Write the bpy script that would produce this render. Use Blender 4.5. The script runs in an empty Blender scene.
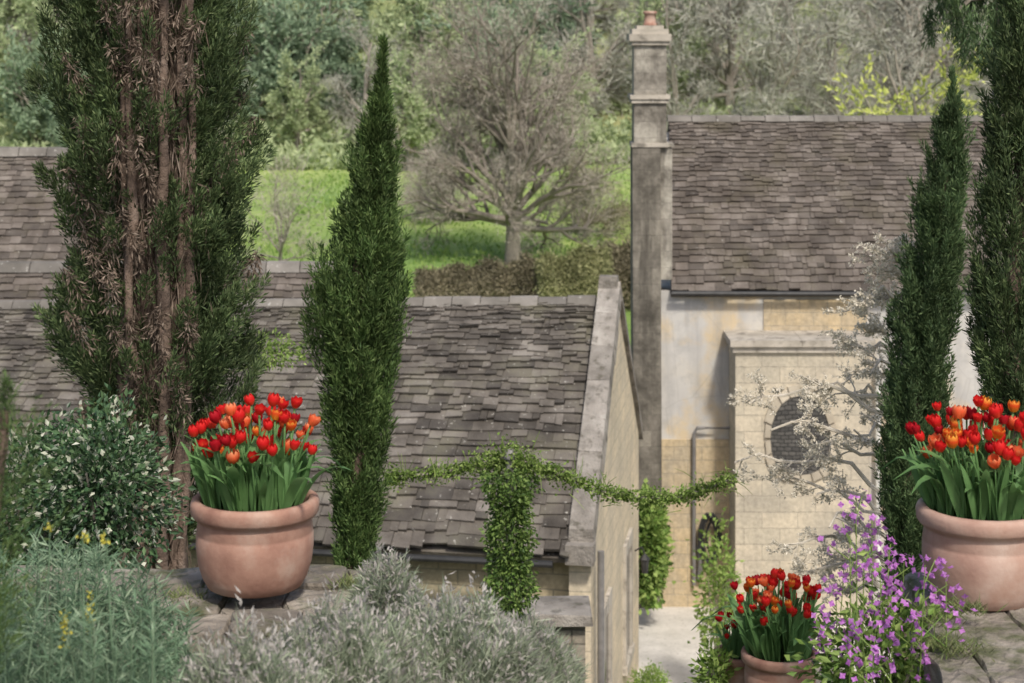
import bpy, math, random
import numpy as np
from mathutils import Vector, Matrix
random.seed(7); rng=np.random.default_rng(7)
sc=bpy.context.scene; col=sc.collection
F=1900.0; Y0=20.0
def P(px,py,Y): return np.array([(px-512)/F*Y, Y, (Y0-py)/F*Y])
# ---------------------------------------------------------------- materials
def newmat(name):
    m=bpy.data.materials.new(name); m.use_nodes=True; nt=m.node_tree; b=nt.nodes['Principled BSDF']
    b.inputs['Specular IOR Level'].default_value=0.3
    return m,nt,b
def N(nt,t,**k):
    n=nt.nodes.new(t)
    for a,v in k.items(): setattr(n,a,v)
    return n
def ramp(nt,src,stops,interp='LINEAR'):
    r=N(nt,'ShaderNodeValToRGB'); r.color_ramp.interpolation=interp
    e=r.color_ramp.elements
    while len(e)<len(stops): e.new(0.5)
    for i,(p,c) in enumerate(stops): e[i].position=p; e[i].color=(c[0],c[1],c[2],1)
    nt.links.new(src,r.inputs['Fac']); return r.outputs['Color']
def noise(nt,scale,detail=4,rough=.55,vec=None):
    n=N(nt,'ShaderNodeTexNoise'); n.inputs['Scale'].default_value=scale; n.inputs['Detail'].default_value=detail; n.inputs['Roughness'].default_value=rough
    if vec is None:
        tc=N(nt,'ShaderNodeTexCoord'); vec=tc.outputs['Object']
    nt.links.new(vec,n.inputs['Vector']); return n.outputs['Fac']
def streak(nt,sx,sz,detail=5):
    tc=N(nt,'ShaderNodeTexCoord'); mp=N(nt,'ShaderNodeMapping'); mp.inputs['Scale'].default_value=(sx,sx,sz); nt.links.new(tc.outputs['Object'],mp.inputs['Vector'])
    return noise(nt,1,detail,.6,mp.outputs[0])
def mixc(nt,f,a,b,mode='MIX'):
    m=N(nt,'ShaderNodeMix',data_type='RGBA',blend_type=mode)
    for s,v in ((0,f),(6,a),(7,b)):
        if isinstance(v,(int,float)): m.inputs[s].default_value=v
        elif isinstance(v,tuple): m.inputs[s].default_value=(v[0],v[1],v[2],1)
        else: nt.links.new(v,m.inputs[s])
    return m.outputs[2]
def bump(nt,b,h,strength,dist):
    bp=N(nt,'ShaderNodeBump'); bp.inputs['Strength'].default_value=strength; bp.inputs['Distance'].default_value=dist
    nt.links.new(h,bp.inputs['Height']); nt.links.new(bp.outputs[0],b.inputs['Normal'])
def island(nt): return N(nt,'ShaderNodeNewGeometry').outputs['Random Per Island']
def rock(name,stops,scale,rough=.9,bs=0.5,bd=.01,bscale=None,isl=0,spots=None,spscale=30,spt=.62,spsoft=.06,moss=None):
    m,nt,b=newmat(name)
    c=ramp(nt,noise(nt,scale,6),stops)
    if isl:
        g=ramp(nt,island(nt),[(0,(1-isl,)*3),(.5,(1-isl*.35,1-isl*.38,1-isl*.44)),(1,(1+isl*.55,)*3)])
        c=mixc(nt,1.0,c,g,'MULTIPLY')
    if moss:
        f=ramp(nt,noise(nt,1.1,6,.7),[(.5,(0,0,0)),(.68,(.6,.6,.6))]); c=mixc(nt,f,c,moss)
    if spots:
        f=ramp(nt,noise(nt,spscale,4,.65),[(spt,(0,0,0)),(spt+spsoft,(1,1,1))])
        c=mixc(nt,f,c,spots)
    nt.links.new(c,b.inputs['Base Color']); b.inputs['Roughness'].default_value=rough
    bump(nt,b,noise(nt,bscale or scale*6,5,.6),bs,bd)
    return m
def leafm(name,stops,scale=3,rough=.6,trans=.2,vary=.45):
    m,nt,b=newmat(name)
    c=ramp(nt,island(nt),stops)
    k=ramp(nt,noise(nt,scale,3),[(.3,(1-vary,)*3),(.7,(1+vary*.5,)*3)])
    c=mixc(nt,1.0,c,k,'MULTIPLY')
    nt.links.new(c,b.inputs['Base Color']); b.inputs['Roughness'].default_value=rough
    if trans:
        t=N(nt,'ShaderNodeBsdfTranslucent'); nt.links.new(c,t.inputs['Color'])
        ms=N(nt,'ShaderNodeMixShader'); ms.inputs[0].default_value=trans
        nt.links.new(b.outputs[0],ms.inputs[1]); nt.links.new(t.outputs[0],ms.inputs[2])
        nt.links.new(ms.outputs[0],nt.nodes['Material Output'].inputs['Surface'])
    return m
def ashlar(name,c1,c2,mortar,ax,bw,bh,ms=.012,dirt=(.2,.17,.13),dirtamt=.5,warp=.02,nscale=1.2,offs=.5,strk=.35):
    m,nt,b=newmat(name)
    tc=N(nt,'ShaderNodeTexCoord'); sp=N(nt,'ShaderNodeSeparateXYZ'); cb=N(nt,'ShaderNodeCombineXYZ')
    nt.links.new(tc.outputs['Object'],sp.inputs[0]); nt.links.new(sp.outputs[ax],cb.inputs[0]); nt.links.new(sp.outputs[2],cb.inputs[1])
    nz=N(nt,'ShaderNodeTexNoise'); nz.inputs['Scale'].default_value=3
    nt.links.new(tc.outputs['Object'],nz.inputs['Vector'])
    vm=N(nt,'ShaderNodeVectorMath',operation='SCALE'); vm.inputs['Scale'].default_value=warp; nt.links.new(nz.outputs['Color'],vm.inputs[0])
    va=N(nt,'ShaderNodeVectorMath',operation='ADD'); nt.links.new(cb.outputs[0],va.inputs[0]); nt.links.new(vm.outputs[0],va.inputs[1])
    br=N(nt,'ShaderNodeTexBrick'); nt.links.new(va.outputs[0],br.inputs['Vector'])
    br.offset=offs
    br.inputs['Scale'].default_value=1; br.inputs['Brick Width'].default_value=bw; br.inputs['Row Height'].default_value=bh
    br.inputs['Mortar Size'].default_value=ms; br.inputs['Mortar Smooth'].default_value=.3
    br.inputs['Color1'].default_value=(*c1,1); br.inputs['Color2'].default_value=(*c2,1); br.inputs['Mortar'].default_value=(*mortar,1)
    f=ramp(nt,noise(nt,nscale,7,.65),[(.42,(0,0,0)),(.68,(dirtamt,)*3)])
    c=mixc(nt,f,br.outputs['Color'],dirt)
    f=ramp(nt,streak(nt,5,.7),[(.48,(0,0,0)),(.72,(strk,)*3)]); c=mixc(nt,f,c,tuple(x*.8 for x in dirt))
    f2=ramp(nt,noise(nt,14,5,.65),[(.35,(.8,.8,.8)),(.7,(1.12,1.12,1.12))])
    c=mixc(nt,1.0,c,f2,'MULTIPLY')
    nt.links.new(c,b.inputs['Base Color']); b.inputs['Roughness'].default_value=.92
    inv=N(nt,'ShaderNodeMath',operation='SUBTRACT'); inv.inputs[0].default_value=1; nt.links.new(br.outputs['Fac'],inv.inputs[1])
    ad=N(nt,'ShaderNodeMath',operation='ADD'); nt.links.new(inv.outputs[0],ad.inputs[0]); nt.links.new(noise(nt,18,5),ad.inputs[1])
    bump(nt,b,ad.outputs[0],.6,.015)
    return m
def flat(name,c,rough=.6,met=0):
    m,nt,b=newmat(name); 
    cc=ramp(nt,noise(nt,8,4),[(.3,tuple(x*.75 for x in c)),(.7,tuple(min(1,x*1.15) for x in c))])
    nt.links.new(cc,b.inputs['Base Color']); b.inputs['Roughness'].default_value=rough; b.inputs['Metallic'].default_value=met
    return m
# ---------------------------------------------------------------- mesh helpers
def norm(a): return a/np.maximum(np.linalg.norm(a,axis=-1,keepdims=True),1e-9)
def mworld(o):
    m=Matrix.LocRotScale(o.location,o.rotation_euler,o.scale)
    return mworld(o.parent)@m if o.parent else m
class MB:
    def __init__(s): s.V=[];s.F=[];s.n=0
    def add(s,v,f):
        v=np.asarray(v,float).reshape(-1,3); s.V.append(v)
        if isinstance(f,np.ndarray): s.F.append(f+s.n)
        else:
            for q in f: s.F.append(np.array([q])+s.n)
        s.n+=len(v); return s
    def box(s,x0,x1,y0,y1,z0,z1):
        return s.hexa([(x0,y0,z0),(x1,y0,z0),(x1,y1,z0),(x0,y1,z0),(x0,y0,z1),(x1,y0,z1),(x1,y1,z1),(x0,y1,z1)])
    def hexa(s,c):
        return s.add(c,np.array([(0,3,2,1),(4,5,6,7),(0,1,5,4),(1,2,6,5),(2,3,7,6),(3,0,4,7)]))
    def rbox(s,x0,x1,y0,y1,z0,z1,j=.01,ch=.012):
        c=np.array([(x0,y0),(x1,y0),(x1,y1),(x0,y1)],float); ctr=c.mean(0)
        rings=[]
        for z,k in ((z0,0),(z1-ch,0),(z1,ch)):
            q=c+np.sign(ctr-c)*k+rng.uniform(-j,j,(4,2))*.5
            rings.append(np.c_[q,np.full(4,z)+rng.uniform(-j,j,4)*.4])
        v=np.vstack(rings); f=[(3,2,1,0),(8,9,10,11)]
        for r in range(2):
            for i in range(4): f.append((r*4+i,r*4+(i+1)%4,r*4+4+(i+1)%4,r*4+4+i))
        return s.add(v,f)
    def tube(s,pts,rad,k=6,cap=True):
        pts=np.asarray(pts,float); n=len(pts)
        if np.isscalar(rad): rad=[rad]*n
        t=norm(np.gradient(pts,axis=0)); ref=np.array([0,0,1.]) if abs(t[0][2])<.9 else np.array([1.,0,0])
        a=np.arange(k)*2*math.pi/k; V=[]
        for i in range(n):
            u=np.cross(t[i],ref); u/=np.linalg.norm(u)+1e-9; w=np.cross(t[i],u)
            V.append(pts[i]+rad[i]*(np.cos(a)[:,None]*u+np.sin(a)[:,None]*w))
        V=np.vstack(V); i=np.arange(k); f=[]
        for r in range(n-1): f.append(np.c_[r*k+i,r*k+(i+1)%k,r*k+k+(i+1)%k,r*k+k+i])
        s.add(V,np.vstack(f))
        if cap:
            s.F.append(np.array([[s.n-k+j for j in range(k)]])); s.F.append(np.array([[s.n-len(V)+k-1-j for j in range(k)]]))
        return s
    def lathe(s,prof,c=(0,0,0),k=40):
        a=np.arange(k)*2*math.pi/k; V=[]
        for r,z in prof: V.append(np.c_[c[0]+r*np.cos(a),c[1]+r*np.sin(a),np.full(k,c[2]+z)])
        i=np.arange(k); f=[]
        for q in range(len(prof)-1): f.append(np.c_[q*k+i,q*k+(i+1)%k,q*k+k+(i+1)%k,q*k+k+i])
        s.add(np.vstack(V),np.vstack(f)); return s
    def blades(s,Pp,D,L,W,fold=.2,R=None):
        n=len(Pp); D=norm(D); L=np.broadcast_to(np.asarray(L,float).reshape(-1,1),(n,1)); W=np.broadcast_to(np.asarray(W,float).reshape(-1,1),(n,1))
        if R is None: R=rng.normal(size=(n,3))
        S=norm(np.cross(D,R)); Nn=np.cross(D,S)
        v=np.stack([Pp,Pp+D*L*.45+S*W/2+Nn*fold*W,Pp+D*L,Pp+D*L*.45-S*W/2+Nn*fold*W],1).reshape(-1,3)
        return s.add(v,np.arange(4*n).reshape(n,4))
    def mesh(s,name,mat,M=None,smooth=False):
        V=np.vstack(s.V)
        if M is not None:
            A=np.array(M); V=V@A[:3,:3].T+A[:3,3]
        me=bpy.data.meshes.new(name); me.vertices.add(len(V)); me.vertices.foreach_set('co',V.astype(np.float32).ravel())
        loops=np.concatenate([f.ravel() for f in s.F]).astype(np.int32); sizes=np.concatenate([np.full(len(f),f.shape[1]) for f in s.F]).astype(np.int32)
        me.loops.add(len(loops)); me.loops.foreach_set('vertex_index',loops)
        me.polygons.add(len(sizes)); me.polygons.foreach_set('loop_start',(np.cumsum(sizes)-sizes).astype(np.int32))
        me.polygons.foreach_set('use_smooth',np.full(len(sizes),bool(smooth)))
        me.update(calc_edges=True); me.materials.append(mat); return me
    def build(s,name,mat,parent=None,local=False,smooth=False):
        M=mworld(parent).inverted() if (parent and not local) else None
        o=bpy.data.objects.new(name,s.mesh(name,mat,M,smooth)); col.objects.link(o); o.parent=parent; return o
def tag(o,label,cat,group=None):
    o['label']=label; o['category']=cat
    if group: o['group']=group
    return o
def empty(name,loc,label=None,cat=None,group=None,rz=0):
    o=bpy.data.objects.new(name,None); col.objects.link(o); o.location=[float(v) for v in loc]; o.rotation_euler=(0,0,rz); o.empty_display_size=.2
    if label: tag(o,label,cat,group)
    return o
def newobj(name,me,parent,loc=(0,0,0),rot=(0,0,0),sca=1):
    o=bpy.data.objects.new(name,me); col.objects.link(o); o.parent=parent; o.location=loc; o.rotation_euler=rot; o.scale=(sca,)*3 if np.isscalar(sca) else sca; return o
def dup(root,loc,rz,s,label,group):
    r=root.copy(); col.objects.link(r); r.location=loc; r.rotation_euler=(0,0,rz); r.scale=s; r['label']=label; r['group']=group
    for ch in list(root.children):
        c=ch.copy(); col.objects.link(c); c.parent=r
    return r
# ---------------------------------------------------------------- palette
m,nt,b=newmat('ground_cover'); tc=N(nt,'ShaderNodeTexCoord'); sp=N(nt,'ShaderNodeSeparateXYZ'); nt.links.new(tc.outputs['Object'],sp.inputs[0])
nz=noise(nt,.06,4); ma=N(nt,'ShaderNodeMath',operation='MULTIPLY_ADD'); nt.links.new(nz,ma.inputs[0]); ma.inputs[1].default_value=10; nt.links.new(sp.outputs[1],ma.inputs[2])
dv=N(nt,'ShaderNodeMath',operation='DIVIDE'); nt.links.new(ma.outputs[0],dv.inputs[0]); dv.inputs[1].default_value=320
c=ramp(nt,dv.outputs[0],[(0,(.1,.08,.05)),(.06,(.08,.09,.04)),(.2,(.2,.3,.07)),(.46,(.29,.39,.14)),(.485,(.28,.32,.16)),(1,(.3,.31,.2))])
g=ramp(nt,noise(nt,.35,8,.75),[(.3,(.6,.68,.56)),(.7,(1.35,1.22,1.25))]); c=mixc(nt,1.0,c,g,'MULTIPLY')
g=ramp(nt,noise(nt,.06,4,.6),[(.35,(.75,.85,.75)),(.65,(1.2,1.08,1.05))]); c=mixc(nt,1.0,c,g,'MULTIPLY')
nt.links.new(c,b.inputs['Base Color']); b.inputs['Roughness'].default_value=1; bump(nt,b,noise(nt,5,6),.5,.08); m_ground=m
m_gravel=rock('gravel',[(.3,(.52,.49,.43)),(.7,(.68,.64,.58))],3,bs=.8,bd=.02,bscale=60,spots=(.4,.37,.32),spscale=18,spt=.56,spsoft=.15)
m_slate=rock('stone_slate',[(.3,(.075,.065,.055)),(.5,(.14,.124,.107)),(.72,(.25,.228,.2))],2.2,isl=.48,bs=.9,bd=.02,bscale=18,spots=(.44,.42,.37),spscale=16,spt=.64,moss=(.1,.095,.05))
m_slate2=rock('weathered_roof_slate',[(.3,(.085,.07,.058)),(.5,(.138,.117,.1)),(.72,(.21,.183,.158))],2.0,isl=.38,bs=.9,bd=.02,bscale=16,spots=(.44,.42,.37),spscale=14,spt=.66,moss=(.115,.1,.065))
m_ridge=rock('ridge_stone',[(.3,(.13,.12,.105)),(.7,(.25,.23,.205))],2,isl=.3,spots=(.4,.385,.35),spscale=12,spt=.63)
m_coping=rock('lichened_coping',[(.3,(.16,.145,.125)),(.5,(.27,.245,.215)),(.72,(.39,.36,.32))],2.8,isl=.28,spots=(.12,.108,.085),spscale=7,spt=.53,spsoft=.16,bscale=18,bs=1,bd=.03)
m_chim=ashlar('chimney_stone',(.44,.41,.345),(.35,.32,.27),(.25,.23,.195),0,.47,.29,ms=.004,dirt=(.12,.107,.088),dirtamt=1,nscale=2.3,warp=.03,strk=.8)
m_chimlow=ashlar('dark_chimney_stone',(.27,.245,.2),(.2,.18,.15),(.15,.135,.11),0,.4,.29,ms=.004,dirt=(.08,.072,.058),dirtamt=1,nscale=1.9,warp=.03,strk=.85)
m_terr=rock('terrace_stone',[(.3,(.16,.14,.115)),(.55,(.29,.255,.215)),(.75,(.44,.4,.35))],5,isl=.3,bs=1,bd=.025,bscale=22,spots=(.1,.105,.055),spscale=6,spt=.5,spsoft=.15)
m_ash=ashlar('cream_ashlar',(.62,.54,.41),(.52,.465,.36),(.4,.355,.28),0,.62,.28,ms=.008,dirtamt=.75,dirt=(.34,.31,.255))
m_slab=rock('pale_slab',[(.3,(.32,.29,.24)),(.7,(.52,.47,.4))],3,isl=.12,spots=(.2,.18,.15),spscale=4,spt=.53,spsoft=.14)
m_ashy=ashlar('yellow_ashlar',(.58,.45,.27),(.52,.42,.28),(.4,.34,.24),0,.5,.24,dirtamt=.75,dirt=(.36,.32,.25),ms=.008)
m_gable=ashlar('gable_ashlar',(.72,.6,.42),(.62,.53,.39),(.45,.39,.29),1,.55,.25,dirtamt=.6,dirt=(.42,.37,.28),ms=.008)
m_front=ashlar('cottage_wall_stone',(.5,.41,.26),(.44,.37,.25),(.3,.26,.18),0,.5,.2,dirtamt=.6,dirt=(.24,.23,.16))
m_pier=ashlar('pier_stone',(.4,.35,.28),(.32,.28,.22),(.18,.16,.13),0,.3,.13,dirtamt=.7,ms=.01)
m_rubble=ashlar('dark_rubble',(.07,.067,.064),(.14,.132,.12),(.035,.034,.032),0,.13,.07,dirtamt=.3,warp=.12,ms=.01,dirt=(.05,.05,.046))
m,nt,b=newmat('worn_plaster'); 
c=ramp(nt,noise(nt,.9,7,.65),[(.3,(.42,.405,.39)),(.5,(.52,.5,.465)),(.68,(.59,.54,.45))])
f=ramp(nt,noise(nt,.75,6,.62),[(.5,(0,0,0)),(.6,(.85,.85,.85))]); c=mixc(nt,f,c,(.58,.46,.29))
f=ramp(nt,noise(nt,2.6,6,.7),[(.5,(0,0,0)),(.66,(.55,.55,.55))]); c=mixc(nt,f,c,(.34,.33,.31))
f=ramp(nt,streak(nt,4,.45),[(.47,(0,0,0)),(.7,(.6,.6,.6))]); c=mixc(nt,f,c,(.32,.31,.3))
tc=N(nt,'ShaderNodeTexCoord')
vo=N(nt,'ShaderNodeTexVoronoi',feature='DISTANCE_TO_EDGE'); vo.inputs['Scale'].default_value=.8; nt.links.new(tc.outputs['Object'],vo.inputs['Vector'])
k=ramp(nt,vo.outputs['Distance'],[(0,(.6,.58,.55)),(.008,(1,1,1))]); c=mixc(nt,.3,c,mixc(nt,1.0,c,k,'MULTIPLY'))
nt.links.new(c,b.inputs['Base Color']); b.inputs['Roughness'].default_value=.95; bump(nt,b,noise(nt,9,5),.3,.01); m_plaster=m
m_iron=flat('dark_iron',(.045,.045,.045),.5,.3); m_lead=flat('grey_pipe',(.2,.19,.18),.5); m_white=flat('white_pipe',(.65,.65,.62),.5)
m_glass=flat('dark_glass',(.03,.035,.04),.1)
m_pot=rock('terracotta',[(.3,(.26,.135,.1)),(.5,(.37,.21,.155)),(.72,(.47,.32,.25))],7,rough=.92,bs=.4,bd=.004,bscale=50,spots=(.5,.4,.33),spscale=5,spt=.5,spsoft=.4)
m_pot2=rock('pale_terracotta',[(.3,(.34,.2,.155)),(.5,(.44,.29,.23)),(.72,(.54,.41,.34))],7,rough=.92,bs=.4,bd=.004,bscale=50,spots=(.38,.22,.16),spscale=5,spt=.5,spsoft=.3)
m_soil=rock('soil',[(.3,(.04,.03,.02)),(.7,(.09,.065,.045))],20)
m_bark=rock('grey_bark',[(.3,(.2,.175,.145)),(.7,(.35,.315,.265))],4,bs=.6)
m_redbark=rock('brown_bark',[(.3,(.09,.063,.048)),(.6,(.18,.13,.1)),(.75,(.28,.215,.175))],6,bs=1,bd=.02,bscale=25)
m_cyp=leafm('cypress_green',[(0,(.045,.075,.03)),(.6,(.1,.15,.055)),(1,(.19,.24,.105))],4,vary=.55)
m_cyp2=leafm('cypress_fresh_green',[(0,(.05,.095,.025)),(.6,(.105,.175,.05)),(1,(.2,.28,.095))],4,vary=.5)
m_cyp3=leafm('cypress_deep_green',[(0,(.05,.09,.036)),(.6,(.095,.155,.06)),(1,(.17,.235,.1))],4,vary=.5)
m_dead=leafm('dead_foliage',[(0,(.1,.075,.055)),(.5,(.19,.14,.105)),(1,(.32,.25,.195))],5)
m_twig=leafm('twig_warm_brown',[(0,(.36,.31,.26)),(1,(.58,.52,.45))],.6,rough=.9,trans=.2,vary=.12)
m_hillbare=leafm('hazy_bare_twigs',[(0,(.35,.345,.29)),(1,(.52,.505,.43))],.3,rough=.9,trans=.2,vary=.12)  # m_hill* foliage: distance haze is put into the paler base colours
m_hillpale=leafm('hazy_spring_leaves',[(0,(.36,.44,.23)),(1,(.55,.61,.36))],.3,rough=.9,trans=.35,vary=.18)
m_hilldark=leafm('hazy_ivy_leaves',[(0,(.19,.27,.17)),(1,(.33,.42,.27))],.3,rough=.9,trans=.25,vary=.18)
m_yellowg=leafm('yellow_green_leaves',[(0,(.45,.5,.1)),(1,(.7,.72,.25))],.6,rough=.8,trans=.3,vary=.2)
m_hedge=leafm('hedge_leaves',[(0,(.14,.125,.075)),(1,(.3,.26,.17))],.8,trans=.1,vary=.45)
m_hedge2=leafm('hedge_olive_leaves',[(0,(.17,.18,.075)),(1,(.37,.36,.18))],.8,trans=.1,vary=.4)
m_vine=leafm('climber_leaves',[(0,(.12,.2,.035)),(.6,(.24,.35,.08)),(1,(.42,.52,.17))],5,trans=.35)
m_vined=leafm('climber_dark_leaves',[(0,(.06,.12,.028)),(.6,(.14,.23,.05)),(1,(.26,.36,.1))],5,trans=.3)
m_fresh=leafm('fresh_green_leaves',[(0,(.17,.3,.06)),(1,(.4,.52,.15))],2,trans=.35,vary=.3)
m_gloss=leafm('glossy_leaves',[(0,(.035,.08,.035)),(.6,(.075,.14,.06)),(1,(.14,.22,.1))],6,rough=.35,trans=.1)
m_cream=leafm('cream_blossom',[(0,(.4,.44,.3)),(1,(.72,.72,.6))],6,rough=.5,trans=.3,vary=.2)
m_lav=leafm('grey_green_lavender',[(0,(.25,.31,.2)),(.6,(.39,.44,.31)),(1,(.54,.57,.44))],6,rough=.8,trans=.35,vary=.35)
m_lavt=leafm('lavender_tips',[(0,(.38,.35,.32)),(1,(.58,.54,.5))],6,rough=.8,trans=.3,vary=.3)
m_blue=leafm('blue_green_leaves',[(0,(.12,.21,.12)),(.6,(.22,.33,.2)),(1,(.38,.48,.32))],5,trans=.3)
m_yfl=leafm('yellow_flower',[(0,(.45,.42,.06)),(1,(.75,.65,.12))],5,trans=.3,vary=.2)
m_pale=leafm('pale_twigs',[(0,(.6,.54,.43)),(1,(.88,.82,.7))],3,rough=.8,trans=.25,vary=.12)
m_palebark=rock('pale_bark',[(.3,(.4,.355,.28)),(.7,(.68,.62,.52))],9,bs=.4)
m_purple=leafm('mauve_petals',[(0,(.42,.11,.46)),(1,(.68,.3,.72))],5,trans=.35,vary=.2)
m_tleaf=leafm('tulip_leaf_green',[(0,(.1,.24,.075)),(1,(.23,.41,.15))],9,rough=.5,trans=.4,vary=.35)
m_grass=leafm('grass_tufts',[(0,(.1,.15,.04)),(1,(.26,.28,.12))],5,trans=.2)
def petal(name,c0,c1,c2):
    m,nt,b=newmat(name); tc=N(nt,'ShaderNodeTexCoord'); sp=N(nt,'ShaderNodeSeparateXYZ'); nt.links.new(tc.outputs['Object'],sp.inputs[0])
    mr=N(nt,'ShaderNodeMapRange'); nt.links.new(sp.outputs[2],mr.inputs[0]); mr.inputs[2].default_value=.065
    c=ramp(nt,mr.outputs[0],[(0,c0),(.5,c1),(1,c2)])
    nt.links.new(c,b.inputs['Base Color']); b.inputs['Roughness'].default_value=.6; b.inputs['Specular IOR Level'].default_value=.2
    t=N(nt,'ShaderNodeBsdfTranslucent'); nt.links.new(c,t.inputs['Color']); ms=N(nt,'ShaderNodeMixShader'); ms.inputs[0].default_value=.4
    nt.links.new(b.outputs[0],ms.inputs[1]); nt.links.new(t.outputs[0],ms.inputs[2]); nt.links.new(ms.outputs[0],nt.nodes['Material Output'].inputs['Surface'])
    return m
m_red=petal('red_petals',(.66,.08,.03),(.72,.018,.02),(.8,.04,.03))
m_dred=petal('deep_red_petals',(.4,.02,.02),(.45,.008,.018),(.55,.014,.025))
m_or=petal('orange_petals',(.75,.16,.04),(.88,.16,.06),(.92,.42,.2))
m_ye=petal('yellow_edged_petals',(.7,.35,.03),(.8,.09,.02),(.92,.6,.08))
# ---------------------------------------------------------------- terrain
PY=[-50,6,9,12.6,13.4,18,20,46,80,100,140,160,300,600,3000]; PZ=[-2.45,-2.45,-4.25,-4.75,-6.5,-7,-10.5,-10.5,-12.8,-12.6,-10.7,-7,40,95,200]
def hz(x,y):
    z=np.interp(y,PY,PZ); z=z+np.where(np.asarray(y)>60,.5*np.sin(np.asarray(x)*.07)*np.sin(np.asarray(y)*.05),0)
    return np.where((np.asarray(x)<.2)&(np.asarray(y)<6.2),-2.05,z)
ys=np.concatenate([np.arange(-50,0,10),np.arange(0,22,.25),np.arange(22,60,2),np.arange(60,320,4),[400,600,1000,1800,3000]])
xs=np.concatenate([[-2500,-1000,-400,-200],np.arange(-100,-8,4),np.arange(-8,8,.25),np.arange(8,101,4),[200,400,1000,2500]])
X,Yg=np.meshgrid(xs,ys); Z=hz(X,Yg)
nx=len(xs); I=(np.arange(len(ys)-1)[:,None]*nx+np.arange(nx-1)[None]).ravel()
g=MB().add(np.c_[X.ravel(),Yg.ravel(),Z.ravel()],np.c_[I,I+1,I+nx+1,I+nx]).build('ground',m_ground,smooth=True); g['kind']='structure'
g=MB().add([(-1,20.5,-10.49),(14,20.5,-10.49),(14,34.3,-10.49),(-1,34.3,-10.49)],[(0,1,2,3)]).build('courtyard',m_gravel); g['kind']='structure'
# ---------------------------------------------------------------- roofs
def slabs(mb,A,B,C,D,rows,w,th=.03,grad=.5,jit=.02,sagk=1):
    A,B,C,D=[np.array(v,float) for v in (A,B,C,D)]
    n=norm(np.cross(B-A,D-A)); 
    if n[2]<0: n=-n
    st=np.linspace(1+grad,1-grad,rows); vb=np.concatenate([[0],np.cumsum(st)/st.sum()])
    Lw=np.linalg.norm(B-A); SL=np.linalg.norm(D-A)
    def q(u,v): 
        sag=(-.025*math.sin(u*5+1)*math.sin(math.pi*v)-.01*math.sin(u*17+2)*v)*sagk
        return (A*(1-u)+B*u)*(1-v)+(D*(1-u)+C*u)*v+n*sag
    for r in range(rows):
        step=vb[r+1]-vb[r]; u=-random.random()*w/Lw; ww=w*(st[r]/st.mean())**.5; ph=random.random()*6
        while u<1:
            du=ww*random.choice([.4,.55,.7,.85,.95,1.1,1.35,1.7])/Lw; u0=max(u,0); u1=min(u+du,1)-random.uniform(.002,.01)/Lw; u+=du
            if u1-u0<.03/Lw: continue
            wv=.012*math.sin(u0*Lw*1.7+ph)
            v0=vb[r]+(random.uniform(-jit,jit)*1.3+wv)/SL-(.02/SL if r==0 else 0); v0b=v0+random.uniform(-jit,jit)/SL*.7; v1=min(vb[r]+step*1.45,1.0)
            t=th*random.uniform(.6,1.7); off=random.uniform(0,.018)+.01
            lo=[q(u0,v0)+n*off*.6,q(u1,v0b)+n*(off*.6+random.uniform(-.01,.01))]
            lt=[lo[0]+n*(t+.01),lo[1]+n*(t+.01)]; ub=[q(u1,v1)-n*.01,q(u0,v1)-n*.01]; ut=[ub[0]+n*t*.6,ub[1]+n*t*.6]
            mb.hexa([lo[0],lo[1],ub[0],ub[1],lt[0],lt[1],ut[0],ut[1]])
    mb.hexa([A-n*.17,B-n*.17,C-n*.17,D-n*.17,A-n*.09,B-n*.09,C-n*.09,D-n*.09])
def ridge(mb,a,b,w=.13,h=.07,L=.42):
    a=np.array(a,float); b=np.array(b,float); d=b-a; n=int(np.linalg.norm(d)/L); s=norm(np.cross(d,[0,0,1]))
    for i in range(n):
        p=a+d*i/n; q=a+d*(i+.97)/n; k=random.uniform(-.015,.015)
        z=np.array([0,0,1.])*(h+k)
        V=[p-s*w-z*.9,p-s*w*.5+z*.45,p+z*.7,p+s*w*.5+z*.45,p+s*w-z*.9]; V2=[v+(q-p) for v in V]
        f=[(j,j+1,j+6,j+5) for j in range(4)]+[(4,3,2,1,0),(5,6,7,8,9),(0,5,9,4)]
        mb.add(V+V2,f)
TH=-math.atan2(.155,.988)
cot=empty('stone_cottage',(.985,24,-10.5),'low stone cottage with mossy slate roof and raised gable coping, nearest of the buildings','cottage',rz=TH)
LX=-13
MB().box(LX,-.3,.3,6.7,0,3.78).build('wall',m_front,cot,local=True)
pr=[(.1,0),(6.9,0),(6.9,3.8),(3.5,6.5),(.1,3.8)]
mb=MB(); mb.add([(-.28,y,z) for y,z in pr]+[(0,y,z) for y,z in pr],[(4,3,2,1,0),(5,6,7,8,9)]+[(i,(i+1)%5,(i+1)%5+5,i+5) for i in range(5)]); mb.build('gable_wall',m_gable,cot,local=True)
rf=MB(); slabs(rf,(LX,-.12,3.86),(-.24,-.12,3.78),(-.24,3.5,6.44),(LX,3.5,6.05),33,.24,.022,.45,.03)
rf.hexa([(LX,7.1,3.7),(-.24,7.1,3.7),(-.24,3.52,6.35),(LX,3.52,5.95),(LX,7.1,3.8),(-.24,7.1,3.8),(-.24,3.52,6.4),(LX,3.52,6.0)])
rf=rf.build('roof',m_slate,cot,local=True)
mb=MB(); ridge(mb,(LX,3.5,6.08),(-.3,3.5,6.46)); mb.build('ridge_tiles',m_ridge,rf,local=True)
mb=MB()
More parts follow.
